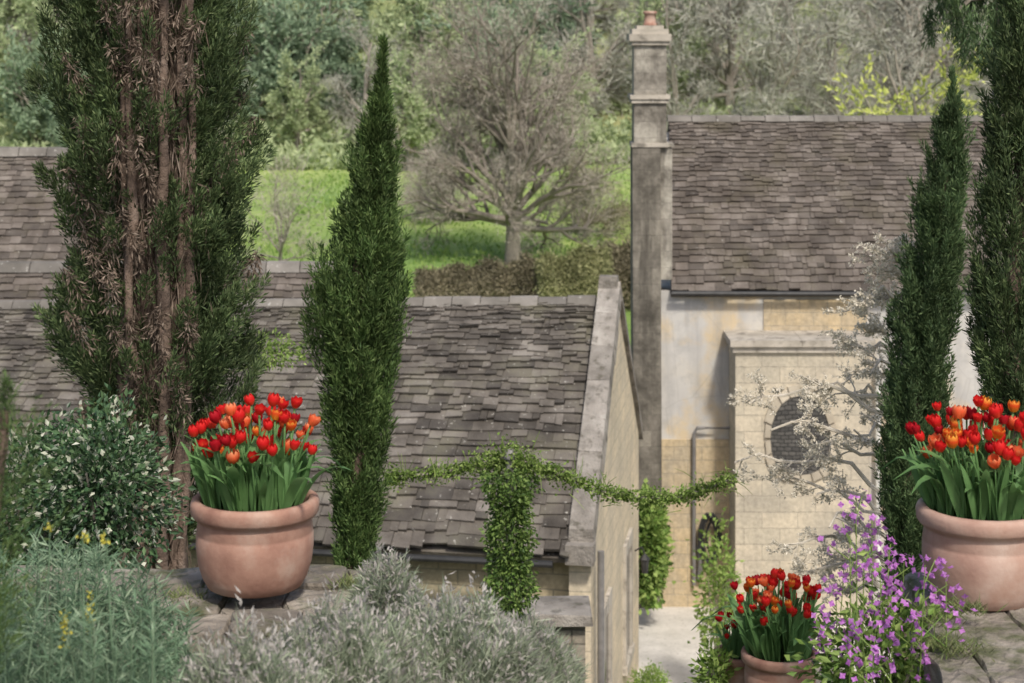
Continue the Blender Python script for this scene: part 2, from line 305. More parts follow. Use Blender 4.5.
def sl(y0,z0,y1,z1,n):
    for i in range(n):
        a=i/n; c_=(i+.985)/n
        ya,za,yb,zb=y0+(y1-y0)*a,z0+(z1-z0)*a,y0+(y1-y0)*c_,z0+(z1-z0)*c_
        j=random.uniform(0,.02); k2=random.uniform(-.012,.012)
        mb.hexa([(-.28-j,ya,za-.1),(.05+j,ya,za-.1),(.05+j,yb,zb-.1),(-.28-j,yb,zb-.1),(-.27,ya,za+.17+j),(.04,ya,za+.17+k2),(.04,yb,zb+.17+j),(-.27,yb,zb+.17+k2)])
sl(.02,3.88,3.5,6.55,7); sl(7.1,3.75,3.5,6.55,5)
mb.hexa([(-.29,3.34,6.3),(.04,3.34,6.3),(.04,3.66,6.3),(-.29,3.66,6.3),(-.26,3.4,6.8),(0,3.4,6.8),(0,3.6,6.8),(-.26,3.6,6.8)])
mb.build('coping',m_coping,cot,local=True)
mb=MB(); mb.rbox(-.3,.06,-.14,.12,3.64,3.9); mb.build('kneeler',m_coping,cot,local=True)
for y0 in (1.3,4.4):
    w=MB(); w.box(-.02,.05,y0-.14,y0,.9,2.5); w.box(-.02,.05,y0+.8,y0+.94,.9,2.5); w.box(-.02,.052,y0-.14,y0+.94,2.5,2.68); w.box(-.02,.075,y0-.18,y0+.98,.78,.9)
    w=w.build('window',m_slab,cot,local=True)
    MB().box(-.01,.012,y0,y0+.8,.9,2.5).build('pane',m_glass,w,local=True)
MB().tube([(.1,.35,3.7),(.1,.35,0.02)],.045,10).build('downpipe',m_lead,cot,local=True)
MB().tube([(LX,-.2,3.72),(-.45,-.2,3.66)],.045,8).build('gutter',m_iron,cot,local=True)
R=Matrix.LocRotScale(cot.location,cot.rotation_euler,None)
lp=R@Vector((.16,6.2,1.9))
ln=empty('wall_lantern',lp,'small dark lantern on the far end of the gable wall','lantern',rz=TH)
MB().tube([(-.16,0,.18),(-.05,0,.25),(0,0,.14)],.015,6).build('bracket',m_iron,ln,local=True)
MB().lathe([(.001,-.17),(.05,-.16),(.07,.05),(.09,.06),(.02,.14),(.001,.15)],k=6).build('lamp_body',m_iron,ln,local=True)
def lowbuilding(label,x0,x1,yr,zr,dep,drop,rows,w,name='stone_outbuilding'):
    e=empty(name,((x0+x1)/2,yr,-10.5),label,'building')
    mb=MB(); zE=zr-drop
    pr=[(yr-dep+.2,-10.6),(yr+dep-.2,-10.6),(yr+dep-.2,zE-.02),(yr,zr-.17),(yr-dep+.2,zE-.02)]
    mb.add([(x0+.1,y,z) for y,z in pr]+[(x1-.1,y,z) for y,z in pr],[(4,3,2,1,0),(5,6,7,8,9)]+[(i,(i+1)%5,(i+1)%5+5,i+5) for i in range(5)]); mb.build('wall',m_ash,e)
    rf=MB(); slabs(rf,(x0,yr-dep,zE),(x1,yr-dep,zE),(x1,yr,zr),(x0,yr,zr),rows,w,.022,.3)
    rf.hexa([(x0,yr+dep,zE-.1),(x1,yr+dep,zE-.1),(x1,yr+.01,zr-.1),(x0,yr+.01,zr-.1),(x0,yr+dep,zE),(x1,yr+dep,zE),(x1,yr+.01,zr),(x0,yr+.01,zr)])
    rf=rf.build('roof',m_slate2,e); mb=MB(); ridge(mb,(x0,yr,zr+.03),(x1,yr,zr+.03),.2,.12,.6); mb.build('ridge_tiles',m_ridge,rf)
lowbuilding('low stone range with grey ridge just behind the nearest cottage roof',-14,-3.17,34,-4.42,3,2.3,18,.26)
lowbuilding('taller stone building behind the big cypress, left edge of the view',-19,-7.6,41,-2.85,4,3.6,28,.26)
# ---------------------------------------------------------------- right house
hs=empty('stone_house',(5.9,34,-10.5),'stone house with tall chimney and brown slate roof across the courtyard','house')
x0,x1=2.65,9.3
pr=[(34,-10.5),(40.6,-10.5),(40.6,-4.85),(37.3,-2.2),(34,-4.85)]
mb=MB(); mb.add([(x0+.25,y,z) for y,z in pr]+[(x1,y,z) for y,z in pr],[(4,3,2,1,0),(5,6,7,8,9)]+[(i,(i+1)%5,(i+1)%5+5,i+5) for i in range(5)]); mb.box(x0,x0+.25,34,40,-10.5,-4.85)
mb.build('wall',m_plaster,hs)
mb=MB(); mb.box(x0-.004,3.9,33.96,34.1,-10.5,-7.5); mb.build('lower_wall',m_ashy,hs)
MB().box(4.5,6.35,33.975,34.1,-5.75,-5.0).build('exposed_stone',m_ashy,hs)
rf=MB(); slabs(rf,(2.84,33.85,-4.82),(9.45,33.85,-4.82),(9.75,37.3,-1.93),(3.08,37.3,-1.93),33,.19,.018,.25,.022,.8)
rf.hexa([(3.0,40.8,-4.9),(9.4,40.8,-4.9),(9.7,37.32,-2.03),(3.08,37.32,-2.03),(3.0,40.8,-4.8),(9.4,40.8,-4.8),(9.7,37.32,-1.93),(3.08,37.32,-1.93)])
rf=rf.build('roof',m_slate2,hs); mb=MB(); ridge(mb,(3.05,37.3,-1.92),(9.75,37.3,-1.92),.14,.07,.45); mb.build('ridge_tiles',m_ridge,rf)
MB().tube([(2.84,33.78,-4.86),(9.4,33.78,-4.88)],.045,8).build('gutter',m_iron,hs)
def zx(y,D=33.9): return (Y0-y)/F*D
def xx(x,D=33.9): return (x-512)/F*D
ch=MB().box(xx(634),xx(666.5),33.9,34.5,zx(145),zx(45)).build('chimney',m_chim,hs)
a,b_=xx(632.5),xx(660.5)
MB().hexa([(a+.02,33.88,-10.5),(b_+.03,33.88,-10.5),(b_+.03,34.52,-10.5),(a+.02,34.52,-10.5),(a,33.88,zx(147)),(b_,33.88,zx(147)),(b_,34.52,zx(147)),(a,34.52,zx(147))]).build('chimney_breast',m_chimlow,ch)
sh=MB(); sh.box(xx(660.6),xx(672,34),33.95,34.5,zx(280),zx(147)); sh.box(xx(660.6),xx(674,34),33.92,34.52,zx(147),zx(144)); sh.build('chimney_shoulder',m_chim,ch)
cp=MB(); cp.box(xx(631.5),xx(669),33.84,34.56,zx(45),zx(41)); cp.box(xx(629),xx(671),33.8,34.6,zx(41),zx(34)); cp.box(xx(632),xx(668.5),33.87,34.53,zx(34),zx(29)); cp.box(xx(637),xx(664),33.95,34.45,zx(29),zx(25.5)); cp.build('cap_moulding',m_slab,ch)
cp=MB(); cp.box(xx(631.5),xx(668.5),33.85,34.55,zx(103),zx(99)); cp.box(xx(630),xx(670),33.82,34.58,zx(99),zx(95)); cp.build('string_course',m_slab,ch)
MB().box(xx(631.5),xx(668.5),33.86,34.54,zx(147),zx(143)).build('string_course',m_slab,ch)
c0=(xx(650,34.2),34.2,zx(25.5,34.2)); MB().lathe([(.12,0),(.13,.03),(.105,.05),(.1,.2),(.125,.215),(.125,.25),(.1,.26),(.07,.24),(.07,.1)],c0,20).build('chimney_pot',m_pot,ch,smooth=True)
# bay
bay=MB(); bay.box(3.88,6.22,33,34.05,-10.5,-5.78); bay=bay.build('projecting_bay',m_ash,hs)
mb=MB()
for a,b_ in ((3.78,5.02),(5.026,6.3)): mb.box(a,b_,32.88,33.97,-5.66,-5.55)
mb.box(3.83,6.26,32.94,33.965,-5.77,-5.665); mb.build('cornice',m_slab,bay)
cx=(800-512)/F*33; cz=(Y0-438)/F*33; 
def ov(k,s):
    a=2*math.pi*k; x=math.cos(a); z=math.sin(a)
    return cx+s*.52*math.copysign(abs(x)**.9,x), cz+(s*.74*z if z>0 else s*.64*math.copysign(abs(z)**.75,z))
mb=MB(); n=40; mb.add([(ov(i/n,1)[0],32.975,ov(i/n,1)[1]) for i in range(n)],[tuple(range(n))]); niche=mb.build('blocked_window',m_rubble,bay)
mb=MB(); n=20
for i in range(0,n):
    a=i/n+.003; b_=(i+1)/n-.003; o=random.uniform(1.17,1.28)
    pts=[ov(a,1.0),ov(b_,1.0),ov(b_,o),ov(a,o)]
    mb.hexa([(p[0],32.998,p[1]) for p in pts]+[(p[0],32.95,p[1]) for p in pts])
mb.build('window_surround',rock('surround_stone',[(.3,(.38,.33,.255)),(.7,(.55,.49,.39))],3,isl=.2),niche)
mb=MB(); Yp=33.87
mb.tube([P(694,585,Yp),P(694,434,Yp),P(697,428,Yp),P(733,428,Yp),P(735,434,Yp),P(735,470,Yp)],.035,8); mb.build('wall_pipe',m_lead,hs)
MB().tube([(6.52,33.86,-6.2),(6.52,33.86,-9.9)],.05,8).build('downpipe',m_white,hs)
mb=MB()
for k in range(7):
    q=[]; cxh=(711+random.uniform(-2.5,2.5)); 
    for i in range(25):
        a=2*math.pi*i/24; q.append(P(cxh+math.cos(a)*(6.5+k*.7),538+math.sin(a)*(17+k*1.4),33.85-.02*k))
    mb.tube(q,.024,6)
mb.tube([P(711,516,33.95),P(711,516,33.65)],.035,8)
tag(mb.build('garden_hose',m_iron),'coil of dark hose hung on the house wall beside the pipe','hose')
mb=MB(); mb.tube([P(699,545,33.9),P(701,560,33.8),P(699,580,33.9)],.05,8); mb.tube([P(696,548,33.9),P(705,546,33.8)],.03,6)
tag(mb.build('wall_tap',m_lead),'grey tap and short pipe low on the house wall','tap')
pr_=empty('garden_pier',(.38,16.8,-7),'low stone garden wall end with flat slab cap, left of the courtyard','wall')
MB().box(.15,.64,16.58,17.0,-7.2,-5.28).build('wall_body',m_pier,pr_); MB().rbox(.06,.7,16.5,17.08,-5.27,-5.17,.02,.015).build('cap_slab',m_coping,pr_)
# ---------------------------------------------------------------- terrace walls
def terrace(label,poly_rows,z,depth,name='terrace_wall'):
    e=empty(name,(poly_rows[0][0],poly_rows[0][2],z-depth),label,'wall')
    tp=MB(); bd=MB()
    for (a,b_,y0,y1) in poly_rows:
        x=a
        while x<b_-.1:
            w=min(random.uniform(.14,.36),b_-x); x1_=x+w-.006; yb0=y0+random.uniform(0,.015); yb1=y1-random.uniform(.004,.016); zt=z+random.uniform(-.02,.006)
            ring=[]
            for (xa,ya),(xb,yb) in zip([(x,yb0),(x1_,yb0),(x1_,yb1),(x,yb1)],[(x1_,yb0),(x1_,yb1),(x,yb1),(x,yb0)]):
                for t in (0.06,.35,.65,.94): ring.append((xa+(xb-xa)*t+rng.normal()*.006,ya+(yb-ya)*t+rng.normal()*.006))
            ring=np.array(ring); ctr=ring.mean(0); K=len(ring)
            V=np.vstack([np.c_[ring,np.full(K,z-.1)],np.c_[ring,np.full(K,zt-.014)+rng.normal(0,.003,K)],np.c_[ctr+(ring-ctr)*.94,np.full(K,zt)+rng.normal(0,.003,K)],np.c_[ctr+(ring-ctr)*.45,np.full(K,zt)+rng.normal(0,.004,K)],[[ctr[0],ctr[1],zt]]])
            f=[(r*K+i,r*K+(i+1)%K,(r+1)*K+(i+1)%K,(r+1)*K+i) for r in range(3) for i in range(K)]+[(3*K+i,3*K+(i+1)%K,4*K) for i in range(K)]
            tp.add(V,f); x+=w
        bd.box(a+.03,b_-.03,y0+.012,y1-.012,z-depth,z-.07)
    bd.build('wall_body',m_pier,e); tp.build('cap_stones',m_terr,e)
terrace('flat stone wall top under the left tulip pot',[(-1.75,-.34,6.15,6.35),(-1.78,-.36,6.35,6.62),(-1.8,-.33,6.62,6.86)],-1.965,2.6)
terrace('flat stone wall top under the right tulip pot',[(1.2,2.6,4.9,5.3),(1.25,2.6,5.3,5.65),(1.3,2.6,5.65,6.0),(1.36,2.6,6.0,6.4),(1.4,2.6,6.4,6.85)],-1.975,2.6)
# ---------------------------------------------------------------- tulips
def petalmesh(name,mat,R,h,close,frill=0):
    mb=MB()
    for k in range(6):
        ph=k*math.pi/3; rk=1 if k%2 else .88; V=[]; nu,nv=5,7
        for j in range(nv):
            v=j/(nv-1); r=R*rk*(.3+.9*math.sin(math.pi*min(1,.12+v*close))); a=.75*math.sin(math.pi*min(1,.12+.88*v))**.6*(1 if v<.99 else .1)
            for i in range(nu):
                u=-1+2*i/(nu-1); V.append((r*math.cos(ph+u*a),r*math.sin(ph+u*a),h*(v-.06*u*u*v)+frill*random.uniform(-1,1)*v))
        f=[(j*nu+i,j*nu+i+1,(j+1)*nu+i+1,(j+1)*nu+i) for j in range(nv-1) for i in range(nu-1)]
        mb.add(V,np.array(f))
    return mb.mesh(name,mat,smooth=True)
FL=[]
for mt,w in ((m_red,5),(m_dred,1.6),(m_or,2),(m_ye,1.6)):
    for cl,hh in ((.72,.062),(.6,.056),(.47,.05)):
        FL.append((petalmesh('flower',mt,.024,hh,cl,.0015 if cl<.6 else 0),w,mt))
stems=[]
for k in range(3):
    bx=random.uniform(-.02,.02); mb=MB(); pts=[(bx*math.sin(t*3),.008*math.sin(t*4),.36*t) for t in (0,.25,.5,.75,1)]; mb.tube(pts,.0042,6); stems.append((mb.mesh('tulip',m_tleaf,smooth=True),pts[-1]))
leaves=[]
for k in range(5):
    V=[];L=.23+.02*k; wd=.015+.0017*k; nv=9; bend=[.08,.2,.4,.65,1.0][k]
    for j in range(nv):
        v=j/(nv-1); ang=.04+bend*v*v; x=L*v*math.sin(ang)*.8; z=L*v*math.cos(ang); w=wd*(math.sin(math.pi*(.1+.9*v))**.7 if v<1 else 0)+.0005
        tw=.5*v*(k-2)*.4
        V+= [(x+.006-w*math.sin(tw),-w*math.cos(tw),z+.3*w),(x,0,z),(x+.006+w*math.sin(tw),w*math.cos(tw),z+.3*w)]
    f=[(j*3+i,j*3+i+1,j*3+i+4,j*3+i+3) for j in range(nv-1) for i in range(2)]
    leaves.append(MB().add(V,np.array(f)).mesh('leaf',m_tleaf,smooth=True))
prof=[(.001,0),(.162,0),(.172,.006),(.19,.04),(.206,.09),(.213,.15),(.212,.195),(.209,.2),(.211,.205),(.206,.24),(.208,.252),(.224,.26),(.232,.272),(.234,.302),(.229,.316),(.218,.321),(.2,.319),(.193,.3),(.19,.25)]
def planter(label,c,s,n,pm,seed,tall=1,mix=None,fs=.74,spread=.45):
    random.seed(seed)
    e=empty('potted_tulips',c,label,'potted tulips'); e.scale=(s,)*3; e.rotation_euler=(0,0,random.random()*6)
    newobj('pot',MB().lathe(prof,k=64).mesh('pot',pm,smooth=True),e)
    newobj('soil',MB().lathe([(.001,.29),(.1,.285),(.192,.275)],k=24).mesh('soil',m_soil,smooth=True),e)
    wts=[w*(mix.get(mt.name,1) if mix else 1) for _,w,mt in FL]
    for i in range(n):
        rr=.17*math.sqrt((i+.5)/n); a=i*2.39996+random.uniform(-.3,.3)
        x,y=rr*math.cos(a),rr*math.sin(a); tl=rr/.165*random.uniform(.05,spread)
        me,tip=random.choice(stems); hs_=random.uniform(.6,1.04)*tall*(1-.15*rr/.165)
        o=newobj('tulip',me,e,(x,y,.27),(0,tl,a),hs_); 
        fm,_,mt=random.choices(FL,wts)[0]
        newobj('flower',fm,o,tip,(random.uniform(-.3,.3),random.uniform(-.35,.15),random.random()*6),random.uniform(.78,1.2)*fs/hs_)
        if mt in (m_or,m_ye): o['label']='orange and yellow edged tulip'
        elif mt is m_dred: o['label']='deep red tulip'
        for k in range(3):
            lm=random.choices(leaves,[3,3,3,1.8,.5])[0]
            newobj('leaf',lm,o,(0,0,0),(random.uniform(-.22,.22),random.uniform(-.2,.08),random.uniform(-1.4,1.4)+(0 if k<2 else 3)),random.uniform(.72,1.08)/hs_*tall)
planter('large terracotta pot of red and orange tulips on the left wall, beside the big cypress',P(255,585,6.5),.94,70,m_pot,3,1.1)
planter('large pale terracotta pot of red tulips on the right wall, at the picture edge',P(984,597,6.5),.98,74,m_pot2,5,1.1,{'red_petals':1.2})
lp=P(780,0,11.4); lz=(Y0-650)/F*11.4-.325
planter('terracotta pot of red and yellow edged tulips below the twiggy shrub, behind the mauve flowers',(lp[0],11.4,lz),1.0,64,m_pot,8,1.4,{'red_petals':1.4,'yellow_edged_petals':1.4},.9,.4)
lp=P(744,0,11.75)
planter('smaller terracotta pot of tulips partly hidden behind the lower tulip pot',(lp[0],11.75,(Y0-644)/F*11.75-.3),.8,26,m_pot,9,1.1,None,.9)
st=MB(); st.rbox(1.24,2.1,11.1,12.1,-4.9,lz-.002,.0,.02); tag(st.build('stone_step',m_terr),'low stone step carrying the two lower tulip pots','step')
random.seed(11)
# ---------------------------------------------------------------- conifers
def cypress(name,label,D,table,npl,nsp,pl,pr_,sl_,sw,mat,trunk=True,basez=-4.3,dead=None,out=.28,frontgap=None,tm=None):
    T=np.array(table,float); yy=T[:,0]; cx=(T[:,1]+T[:,2])/2; rr=(T[:,2]-T[:,1])/2
    ybot=yy[-1]; base=P(np.interp(ybot,yy,cx),ybot,D); base[2]=min(base[2],basez)
    e=empty(name,base,label,'tree'); k=D/F; marg=(pr_*.55+sl_*.45)/k
    yc=rng.uniform(yy[0],yy[-1],npl*6); pw=np.interp(yc,yy,rr)+3; keep=rng.random(len(yc))<pw/pw.max(); yc=yc[keep][:npl]; n=len(yc)
    az=rng.uniform(0,2*np.pi,n); c=np.interp(yc,yy,cx); r=np.interp(yc,yy,rr); re=np.maximum(r-marg,r*.25)
    rad=re*(.3+.7*np.sqrt(rng.random(n)))*(.92+.14*np.sin(az*3+yc*.05)+.05*np.sin(yc*.13+az))
    bx=(c-512)*k+rad*k*np.cos(az); by=D+rad*k*np.sin(az); bz=(Y0-yc)*k
    sc_=np.clip(r/marg*.55,.2,1)
    pll=pl*rng.uniform(.6,1.4,n)*np.clip(r/(rr.max()*.5),.35,1)
    d=norm(np.c_[out*np.cos(az),out*np.sin(az),np.full(n,1.)]+rng.normal(size=(n,3))*.14)
    B=np.c_[bx,by,bz]-d*pll[:,None]*.5
    isdead=np.zeros(n,bool); drop=np.zeros(n,bool)
    if frontgap is not None:
        front=np.exp(-((az-4.72-.25*np.sin(yc*.02))/frontgap)**2); u=rng.random(n); isdead=u<(front*.62+.05); drop=u<front*.3
    def mk(sel,mt,nm,q=1.0):
        if not sel.any(): return
        b=B[sel];dd=d[sel];L=pll[sel];s_=sc_[sel];m=len(b)
        t=rng.random((m,nsp)); j=rng.normal(size=(m,nsp,3)); j=norm(j)*rng.random((m,nsp,1))**.5
        pp=b[:,None]+dd[:,None]*(L[:,None]*t)[...,None]+j*pr_*((1.05-.8*t)*s_[:,None])[...,None]
        sd=dd[:,None]*q+j*(.7*s_[:,None])[...,None]+rng.normal(size=(m,nsp,3))*.3
        Ls=sl_*rng.uniform(.5,1.3,m*nsp); MB().blades(pp.reshape(-1,3),sd.reshape(-1,3),Ls,sw*rng.uniform(.6,1.3,m*nsp)).build(nm,mt,e)
    mk(~isdead,mat,'crown')
    if dead is not None: mk(isdead&~drop,dead,'dead_foliage',-.5)
    if trunk:
        pts=[tuple(P(np.interp(y,yy,cx),y,D)) for y in np.linspace(yy[-1],yy[0]+40,9)]; pts=[(pts[0][0],pts[0][1],base[2])]+pts
        MB().tube(pts,list(np.linspace(.07,.012,len(pts))),8).build('trunk',tm or m_redbark,e)
    return e
cypress('cypress_tree','slim pointed cypress in front of the cottage roof, left of centre',11,
 [(38,382,386),(80,374,391),(120,361,394),(170,347,399),(220,338,404),(255,329,407),(275,299,409),(320,301,409),(345,308,408),(400,313,402),(450,321,396),(520,326,386),(590,331,378)],560,150,.3,.05,.042,.009,m_cyp2)
cypress('cypress_tree','slim pointed cypress in front of the stone house roof, beside the pale twiggy shrub',12,
 [(72,952,957),(105,942,963),(150,930,968),(200,917,969),(260,903,966),(320,889,962),(380,879,957),(440,874,948),(500,876,940),(560,880,930),(620,886,922)],620,150,.3,.05,.042,.009,m_cyp3)
cypress('cypress_tree','dense upright cypress cut by the right edge behind the right tulip pot',9,
 [(-140,1018,1030),(-60,1004,1045),(0,993,1055),(60,985,1062),(150,976,1068),(250,966,1068),(330,961,1062),(400,968,1055),(440,975,1050),(520,990,1040),(560,995,1035)],520,140,.24,.045,.04,.008,m_cyp,basez=-3.6)
bigc=cypress('cypress_tree','huge old cypress with brown bare middle, standing behind the left tulip pot',9,
 [(-160,70,225),(-60,42,248),(0,31,259),(100,35,265),(200,43,264),(250,54,260),(300,39,266),(350,48,270),(400,58,266),(430,85,240),(470,122,214),(540,138,202)],1500,140,.17,.06,.036,.008,m_cyp,basez=-3.8,dead=m_dead,frontgap=.62,trunk=False,out=.55)
mb=MB()
for k in range(9):
    xo=126+k*8+random.uniform(-3,3); yo=9-.2+random.uniform(-.12,.06); pts=[]
    for i,y in enumerate(np.linspace(640,-150,16)):
        q=P(160+(xo-160)*(.45+.55*min(1,i/5))+random.uniform(-3,3),y,yo+random.uniform(-.02,.02)); pts.append(q)
    mb.tube(pts,[random.uniform(.02,.042)*(1-.4*i/15) for i in range(16)],7)
mb.tube([P(160,690,9),P(160,600,9),P(160,480,9),P(158,300,9),P(156,100,9),P(156,-120,9)],[.16,.14,.12,.11,.1,.06],10)
tr=mb.build('trunk',m_redbark,bigc,smooth=True)
n=4500; yb=rng.uniform(-120,600,n); xb=rng.normal(158,17,n); pb=np.c_[(xb-512)/F*8.8,8.8+rng.uniform(-.1,.05,n),(Y0-yb)/F*8.8]
MB().blades(pb,np.c_[rng.normal(0,.25,n),rng.normal(0,.2,n),rng.choice([-1,1],n)],rng.uniform(.05,.16,n),rng.uniform(.004,.009,n)).build('bark_strips',m_dead,tr)
cypress('conifer_shrub','dark feathery conifer at the lower left edge, nearest of all',4.2,
 [(370,5,12),(400,-10,24),(450,-40,38),(500,-70,46),(560,-80,40),(620,-90,24),(690,-90,12)],95,75,.2,.04,.022,.003,m_cyp2,basez=-2.1,out=.8)
e=empty('drooping_conifer',P(1000,600,17),'dark drooping conifer branches at the top right corner behind the cypresses','tree')
mb=MB(); n=200; px_=rng.uniform(925,1040,n); top=np.interp(px_,[922,935,960,1000,1040],[0,-30,-60,-80,-80]); bot=np.interp(px_,[922,930,945,965,985,1040],[20,55,30,70,75,60])
for i in range(n):
    y=rng.uniform(top[i]-30,bot[i]); b0=P(px_[i],y-30,17+rng.uniform(-.6,.6)); m_=90; t=rng.random(m_)
    pp=b0+np.c_[rng.normal(0,.03,m_),rng.normal(0,.03,m_),-t*.3]; mb.blades(pp,np.c_[rng.normal(0,.5,m_),rng.normal(0,.5,m_),-np.ones(m_)],.07*rng.uniform(.6,1.3,m_),.014)
mb.build('crown',m_cyp3,e); mb=MB(); mb.tube([P(1005,760,17),P(1005,300,17),P(1000,-120,17)],[.16,.13,.06],8)
for k in range(7): mb.tube([P(1002,-90+k*14,17),P(970,-85+k*14,17.1),P(932+k*3,-40+k*10,17)],[.04,.025,.01],5)
mb.build('trunk',m_bark,e)
# ---------------------------------------------------------------- broadleaf / bare trees
def grow(tb,tips,p,d,L,r,lev,ns,spread,grav=.0,k=5,flatz=1,thin=.55):
    n=5; pts=[p]; dd=d.copy(); seg=L/n
    for i in range(n):
        dd=norm(dd+rng.normal(size=3)*(.13 if flatz==1 else .24)+np.array([0,0,grav])); pts.append(pts[-1]+dd*seg)
    rad=list(np.linspace(r,r*.35,n+1)); tb.tube(pts,rad,k if lev<2 else 3,cap=False)
    if lev>=len(ns)-0: 
        tips.append((pts,dd)); return
    for c in range(ns[lev]):
        f=.25+.75*(c+rng.random())/ns[lev]; i=min(int(f*n),n-1); q=pts[i]+(pts[i+1]-pts[i])*(f*n-i)
        ax=norm(rng.normal(size=3)); nd=norm((dd*math.cos(spread)+norm(np.cross(dd,ax))*math.sin(spread))*np.array([1,1,flatz]))
        grow(tb,tips,q,nd,L*rng.uniform(.42,.62),max(rad[i]*thin,.008 if flatz==1 else .003),lev+1,ns,spread*rng.uniform(.85,1.15),grav,k,flatz,thin)
def tree(name,label,base,H,W,nprim,ns,twn,twl,tww,tm,lm,cat='tree',group=None,trunkh=.15,seed=1,lowang=-.05,r0=None,reachk=.66,thin=.55):
    global rng; old=rng; rng=np.random.default_rng(seed)
    e=empty(name,base,label,cat,group); tb=MB(); tips=[]; r0=r0 or H*.028
    tz=np.array([0,0,H*trunkh]); tb.tube([(0,0,-.6),(0.0,0,0),tz*.6,tz,tz+np.array([.1,0,H*.2])],[r0*1.5,r0*1.25,r0,r0*.95,r0*.6],8,cap=False)
    for i in range(nprim):
        f=i/max(1,nprim-1); el=lowang+(math.pi/2-lowang)*f**.9; a=i*2.4+rng.uniform(-.3,.3)
        d=np.array([math.cos(a)*math.cos(el),math.sin(a)*math.cos(el),math.sin(el)])
        reach=1/math.sqrt((math.cos(el)/(W/2))**2+(math.sin(el)/(H*(1-trunkh)))**2)*reachk
        grow(tb,tips,tz+np.array([0,0,H*.12*f]),d,reach*rng.uniform(.85,1.1),r0*.55,0,ns,.75,.03,5,1,thin)
    tb.build('trunk',tm,e,local=True,smooth=True)
    P_=[];D_=[]
    for pts,dd in tips:
        pts=np.array(pts); ii=rng.integers(0,len(pts),twn); P_.append(pts[ii]+rng.normal(size=(twn,3))*twl*.35); D_.append(dd+rng.normal(size=(twn,3))*.7)
    P_=np.vstack(P_);D_=np.vstack(D_); n=len(P_)
    MB().blades(P_,D_,twl*rng.uniform(.5,1.4,n),tww*rng.uniform(.6,1.3,n)).build('crown',lm,e,local=True)
    rng=old; return e
def gp(px,Y): x=(px-512)/F*Y; return (x,Y,float(hz(x,Y)))
tree('bare_tree','large spreading bare tree standing in the field, centre of the view',gp(513,98),13.0,12.6,20,[6,5,4],9,.45,.028,flat('grey_tree_bark',(.25,.215,.18),.9),m_twig,trunkh=.15,seed=4,r0=.38,reachk=.72,lowang=0.02,thin=.62)
tree('bare_tree','small thin bare tree at the field edge beside the slim cypress',gp(280,92),6.5,5.2,8,[4,4],12,.6,.03,m_bark,m_twig,trunkh=.1,seed=9,r0=.1)
tree('bare_shrub','tangled bare shrub right of the large bare tree, above the hedge',gp(585,108),4.6,6.5,10,[5,4],26,.5,.035,m_bark,m_hedge,cat='shrub',trunkh=.05,seed=12,r0=.12)
tree('bare_shrub','low bare shrub left of the large bare tree',gp(432,112),4.2,5,9,[5,4],20,.5,.035,m_bark,m_twig,cat='shrub',trunkh=.05,seed=13,r0=.1)
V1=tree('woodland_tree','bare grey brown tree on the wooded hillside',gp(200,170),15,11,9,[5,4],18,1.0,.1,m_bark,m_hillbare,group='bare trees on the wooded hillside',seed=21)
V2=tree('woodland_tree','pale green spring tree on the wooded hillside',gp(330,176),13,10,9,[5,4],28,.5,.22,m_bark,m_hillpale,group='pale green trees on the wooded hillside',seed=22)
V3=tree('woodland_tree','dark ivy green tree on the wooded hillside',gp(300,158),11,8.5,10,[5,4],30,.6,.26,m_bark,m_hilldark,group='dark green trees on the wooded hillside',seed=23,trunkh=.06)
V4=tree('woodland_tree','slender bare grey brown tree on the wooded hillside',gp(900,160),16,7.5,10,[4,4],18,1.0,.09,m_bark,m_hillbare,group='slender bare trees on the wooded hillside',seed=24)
vs=[(V1,'bare trees on the wooded hillside'),(V2,'pale green trees on the wooded hillside'),(V3,'dark green trees on the wooded hillside'),(V4,'slender bare trees on the wooded hillside')]
rr=random.Random(5)
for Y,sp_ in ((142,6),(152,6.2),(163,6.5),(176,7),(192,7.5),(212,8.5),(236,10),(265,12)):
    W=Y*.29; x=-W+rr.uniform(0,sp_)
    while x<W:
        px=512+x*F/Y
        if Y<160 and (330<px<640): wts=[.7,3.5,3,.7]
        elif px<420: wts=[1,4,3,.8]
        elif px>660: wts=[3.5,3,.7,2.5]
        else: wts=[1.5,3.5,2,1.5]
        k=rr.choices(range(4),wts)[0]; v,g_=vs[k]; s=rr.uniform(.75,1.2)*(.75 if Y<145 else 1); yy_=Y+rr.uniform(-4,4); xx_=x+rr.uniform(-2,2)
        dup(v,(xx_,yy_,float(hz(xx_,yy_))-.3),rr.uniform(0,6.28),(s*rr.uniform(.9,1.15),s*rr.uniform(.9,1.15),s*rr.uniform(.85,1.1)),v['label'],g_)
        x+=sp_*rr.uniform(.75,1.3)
tree('yellow_green_tree','bright yellow green tree behind the stone house roof, beside the right cypress',gp(905,70),11.6,6.5,11,[5,4],34,.28,.12,m_bark,m_yellowg,seed=31)
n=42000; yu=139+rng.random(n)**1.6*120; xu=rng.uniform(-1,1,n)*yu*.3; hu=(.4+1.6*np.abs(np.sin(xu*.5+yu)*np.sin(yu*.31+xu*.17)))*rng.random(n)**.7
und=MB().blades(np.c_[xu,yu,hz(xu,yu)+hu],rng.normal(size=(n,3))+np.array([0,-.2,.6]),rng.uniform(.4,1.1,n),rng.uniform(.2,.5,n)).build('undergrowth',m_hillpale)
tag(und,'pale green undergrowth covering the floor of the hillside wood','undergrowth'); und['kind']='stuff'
n=30000; yu=rng.uniform(82,139,n); xu=rng.uniform(-1,1,n)*yu*.3
